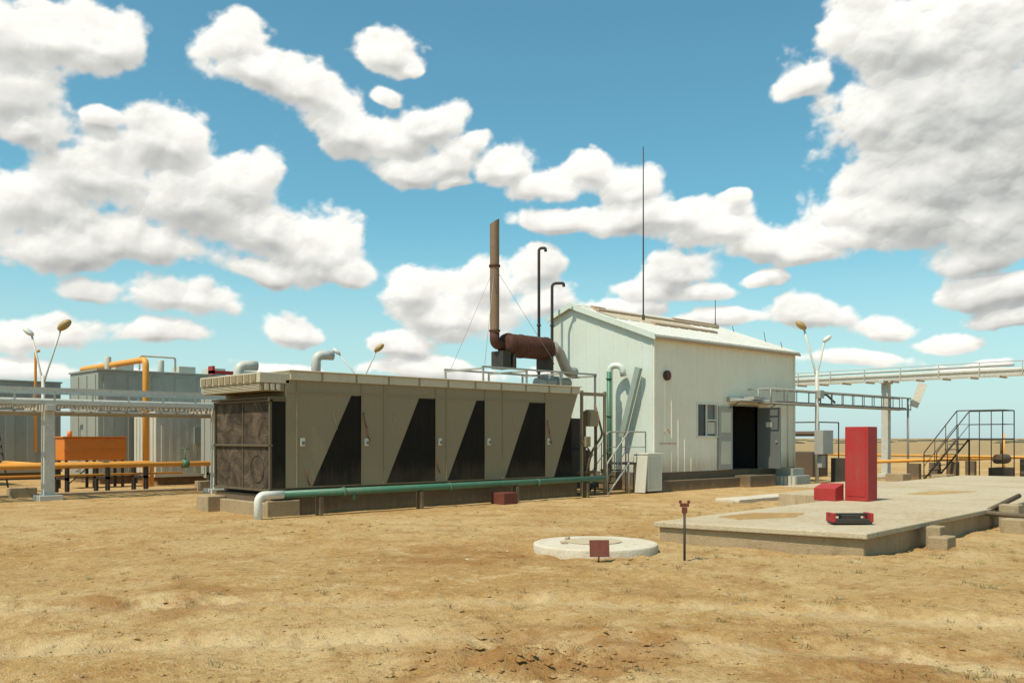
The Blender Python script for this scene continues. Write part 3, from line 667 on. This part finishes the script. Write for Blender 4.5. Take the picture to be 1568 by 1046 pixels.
for k in range(9): b.tube([(-1.5,17+1.4*k/9,2.4*k/9+.1),(-1.0,17+1.4*k/9,2.4*k/9+.1)],.02,6)
b.done('rails',M_dsteel,ladd)
# ------------------------------------------------------------------ far right bits
V=top('orange_field_pipes',(36,-4,0)); b=MB(); b.tube([(26,-1.2,.75),(34,-3.2,.8),(60,-3.2,.8)],.07,8); b.tube([(32,8,.9),(32,-14,.9)],.05,8)
for y in(-9,-6,-3.5): b.tube([(34,y,0),(34,y,1.9)],.04,8)
b.done('pipes',M_yel,V)
b=MB()
for t in(27,29,31,33): b.box(t,t+.25,-2.6,-2.2,-.1,.68)
for y in(-8,-5,-2,2): b.box(31.9,32.1,y,y+.2,-.1,.83)
b.done('supports',M_plinth,V)
b=MB(); b.box(25.5,26.3,-2.6,-1.9,-.1,.3); b.box(27.2,28,-3.6,-3.0,-.1,.25); b.done('footings',M_conc,V,.02)
V=top('pump_unit',(30.5,-4.5,0)); b=MB(); b.tube([(29.8,-4.6,.85),(30.9,-4.6,.85)],.2,14); b.box(29.7,31.0,-4.9,-4.3,0,.5); b.tube([(30.3,-4.6,.8),(30.3,-4.6,1.5)],.05,8); b.done('pump',M_dbrown,V,.02)
V=top('valve_skid',(27,3,0)); b=MB(); b.box(27,28.4,2.0,3.4,0,1.1); b.tube([(27.5,1.5,1.9),(27.5,4,1.9),(27.5,4,.3)],.12,10,round_=.2); b.done('body',M_dbrown,V,.03)
b=MB(); 
for x,y in((26.8,1.6),(28.6,1.6),(26.8,3.4)): b.tube([(x,y,0),(x,y,2.4)],.03,6)
b.tube([(26.8,3.4,2.4),(26.8,1.6,2.4),(28.6,1.6,2.4)],.03,6); b.done('guard_rail',M_dsteel,V)
V=top('distant_scrub',(0,0,0)); b=MB()
for k in range(420):
    a=math.radians(random.uniform(-48,48)); d=random.uniform(300,1100); x,y=camxy(math.tan(a)*d,d); s=random.uniform(.3,1.0); b.ell((x,y,.1*s),(s*6,s*6,s*.7),None,7,4)
b.done('scrub',paint('scrub_leaves',(.10,.09,.05),.9,.2,bump=0),V)
# ------------------------------------------------------------------ clouds
blobs=[(60,50,140,75),(150,70,65,50),(20,140,80,60),(40,195,60,45),
(350,70,85,50),(380,110,95,45),(450,140,80,45),(500,150,60,60),(520,195,80,45),(590,200,80,45),(660,175,75,40),(590,70,75,35),(630,90,40,20),(590,140,35,18),
(700,240,70,35),(780,250,60,40),(850,285,75,30),(900,260,40,28),(620,250,60,28),(740,215,30,18),(700,270,40,14),
(250,220,80,60),(130,270,120,60),(40,300,110,60),(300,300,120,80),(385,270,60,60),(430,340,95,55),(490,370,85,60),(540,405,55,28),(200,370,170,45),(90,380,90,50),(440,410,100,25),(140,190,35,20),
(270,450,110,45),(130,450,50,30),(440,485,60,28),(60,510,110,32),(240,510,90,26),(20,560,90,20),(170,570,90,14),
(640,440,60,45),(740,430,75,45),(820,415,55,38),(700,480,120,40),(840,460,60,30),(600,525,50,22),(650,560,110,20),(430,560,90,15),
(970,285,55,38),(870,340,85,24),(980,335,90,34),(1050,330,75,40),(1110,350,85,30),(1180,375,65,28),(1250,390,65,26),(1130,305,25,16),
(1040,420,70,33),(1000,450,85,28),(1090,455,60,18),(1180,433,36,14),(1120,490,90,16),(960,480,90,22),
(1400,40,180,100),(1300,60,80,65),(1480,120,210,140),(1340,170,85,80),(1440,250,165,115),(1370,320,110,62),(1300,365,70,26),(1560,230,130,150),(1520,330,110,75),(1230,130,50,28),(1510,390,110,32),(1540,440,100,32),
(1240,485,65,28),(1370,495,70,26),(1450,520,60,18),(1300,550,110,16),(1560,480,70,20),(1500,555,80,12),(900,560,120,14),
(-120,300,120,90),(-150,120,120,90),(-200,480,120,40),(1720,300,150,120),(1750,100,150,90),(1780,480,120,40),(2000,200,140,100),(-420,260,160,110),(-700,350,200,120),(500,-120,200,60),(1200,-160,200,60)]
da=.00125
azs=np.arange(-.85,.85,da); els=np.arange(.004,.58,da); NA,NE=len(azs),len(els)
AZ,EL=np.meshgrid(azs,els,indexing='ij')
wx=fbm(AZ,EL,9,4,101)*.055; wy=fbm(AZ,EL,9,4,131)*.04
PX,PY=AZ+wx,EL+wy
acc=np.zeros_like(AZ)
for (px,py,rx,ry) in blobs:
    a0=math.atan((px-784)/1400); e0=(671-py)/1400*math.cos(a0); sx=rx/1400*math.cos(a0)**2*1.06; sy=ry/1400*math.cos(a0)*1.04
    dx=(PX-a0)/sx; dy=(PY-(e0-sy*.12)); dy=np.where(dy>0,dy/(sy*1.1),dy/(sy*.86))
    acc+=np.exp(-9*np.sqrt(dx*dx+dy*dy))
base=1+np.log(acc+1e-12)/9
f1=fbm(AZ,EL*1.15,17,8,151,.58)
f2=fbm(AZ,EL*1.15,17,4,151,.50)
QX=AZ+fbm(AZ,EL,30,4,211,.6)*.022; QY=EL+fbm(AZ,EL,30,4,231,.6)*.022
W1=puffs(QX,QY*1.15,22,301); W2=puffs(QX,QY*1.15,52,331); W3=puffs(QX,QY*1.1,120,361)
D=np.minimum(base*1.3,.9)+1.2*f1+.5*(W1-.62)+.24*(W2-.62)+.12*(W3-.62)
alpha=np.clip((D-.02)/.36,0,1); alpha=alpha*alpha*(3-2*alpha); alpha*=np.clip(EL/.07,.25,1)
def shift(F,a,e): # value at azimuth+a, elevation+e cells
    return np.roll(np.roll(F,-a,0),-e,1)
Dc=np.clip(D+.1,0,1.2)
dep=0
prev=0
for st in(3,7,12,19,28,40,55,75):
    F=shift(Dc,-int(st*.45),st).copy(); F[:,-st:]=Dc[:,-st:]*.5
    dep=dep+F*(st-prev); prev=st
T=np.exp(-dep/30.0)  # sunlight left after the cloud above, used to paint the shading
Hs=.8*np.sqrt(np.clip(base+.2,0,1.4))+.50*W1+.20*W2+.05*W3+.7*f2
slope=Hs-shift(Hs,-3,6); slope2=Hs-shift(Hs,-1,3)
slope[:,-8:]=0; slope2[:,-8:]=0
# bright puff tops and grey bases are painted into the cloud colour
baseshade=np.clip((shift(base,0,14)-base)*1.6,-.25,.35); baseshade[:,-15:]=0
lum=.66+.36*T+.42*slope+.18*slope2+.10*(1-np.clip(D/.6,0,1))-.35*baseshade  # computed sun and shade, painted into the cloud's glow
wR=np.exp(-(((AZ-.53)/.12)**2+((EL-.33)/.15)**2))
lum-=.15*wR  # extra painted shade over the right-hand cloud bank
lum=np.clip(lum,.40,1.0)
Hh=160*np.sqrt(np.clip(D,0,1.5)+.01)+60*W1
RR=7000-Hh
hx,hy=.691,.723; rx_,ry_=.723,-.691
dxw=hx*np.cos(AZ)+rx_*np.sin(AZ); dyw=hy*np.cos(AZ)+ry_*np.sin(AZ)
vs=np.stack([CX+RR*dxw,CY+RR*dyw,CH+RR*EL],-1).reshape(-1,3)
idx=np.arange(NA*NE).reshape(NA,NE)
q=np.stack([idx[:-1,:-1],idx[1:,:-1],idx[1:,1:],idx[:-1,1:]],-1).reshape(-1,4)
am=alpha.ravel(); keep=am[q].max(1)>.002; q=q[keep]
used=np.unique(q); rem=np.full(NA*NE,-1); rem[used]=np.arange(len(used)); q=rem[q]
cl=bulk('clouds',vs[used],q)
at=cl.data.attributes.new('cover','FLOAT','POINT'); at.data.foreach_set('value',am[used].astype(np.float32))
at=cl.data.attributes.new('painted_light','FLOAT','POINT'); at.data.foreach_set('value',lum.ravel()[used].astype(np.float32))  # painted light and shade per vertex, drives the emission colour
m=bpy.data.materials.new('self_lit_cloud'); m.use_nodes=True; t=NT(m.node_tree); t.n.remove(t.n['Principled BSDF'])
A_=t.node('ShaderNodeAttribute'); A_.attribute_name='cover'; B_=t.node('ShaderNodeAttribute'); B_.attribute_name='painted_light'
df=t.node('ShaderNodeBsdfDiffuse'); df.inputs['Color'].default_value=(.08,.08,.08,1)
em=t.node('ShaderNodeEmission'); em.inputs['Strength'].default_value=1  # clouds glow by themselves; the sun lamp hardly shades them
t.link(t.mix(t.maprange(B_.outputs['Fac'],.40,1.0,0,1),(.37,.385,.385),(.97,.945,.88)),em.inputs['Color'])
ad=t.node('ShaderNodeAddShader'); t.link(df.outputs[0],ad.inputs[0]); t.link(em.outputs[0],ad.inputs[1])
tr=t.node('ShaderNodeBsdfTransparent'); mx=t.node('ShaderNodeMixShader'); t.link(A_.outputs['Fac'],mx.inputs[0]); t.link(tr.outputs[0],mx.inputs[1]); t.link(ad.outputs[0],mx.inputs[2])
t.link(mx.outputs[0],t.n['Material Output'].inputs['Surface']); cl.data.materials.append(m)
try: m.cycles.emission_sampling='NONE'
except Exception: pass
# ------------------------------------------------------------------ light
el=math.radians(60); th=math.radians(-3)
ts=Vector((-math.cos(th)*math.cos(el),math.sin(th)*math.cos(el),math.sin(el)))
sun=bpy.data.lights.new('sun','SUN'); sun.energy=4.7; sun.angle=math.radians(.5); sun.color=(1,.92,.77)
so=bpy.data.objects.new('sun',sun); so.rotation_euler=(-ts).to_track_quat('-Z','Y').to_euler(); so.location=(0,0,30); COL.objects.link(so)
w=bpy.data.worlds.new('World'); S.world=w; w.use_nodes=True; t=NT(w.node_tree)
bg=t.n['Background']; bg.inputs['Strength'].default_value=.115
sky=t.node('ShaderNodeTexSky',sky_type='NISHITA'); sky.sun_disc=False; sky.sun_elevation=el; sky.sun_rotation=math.atan2(ts.x,ts.y); sky.air_density=1.0; sky.dust_density=1.0; sky.ozone_density=2.0
tc=t.node('ShaderNodeTexCoord'); sp=t.node('ShaderNodeSeparateXYZ'); t.link(tc.outputs['Generated'],sp.inputs[0])
skyc=t.mix(1.0,sky.outputs[0],(.80,1.38,1.22),'MULTIPLY')
haze=t.maprange(sp.outputs[2],0,.24,.72,0,True); skyc=t.mix(haze,skyc,(5.6,6.9,7.2))
t.link(skyc,bg.inputs['Color'])
S.view_settings.view_transform='Standard'; S.view_settings.look='None'; S.view_settings.exposure=0
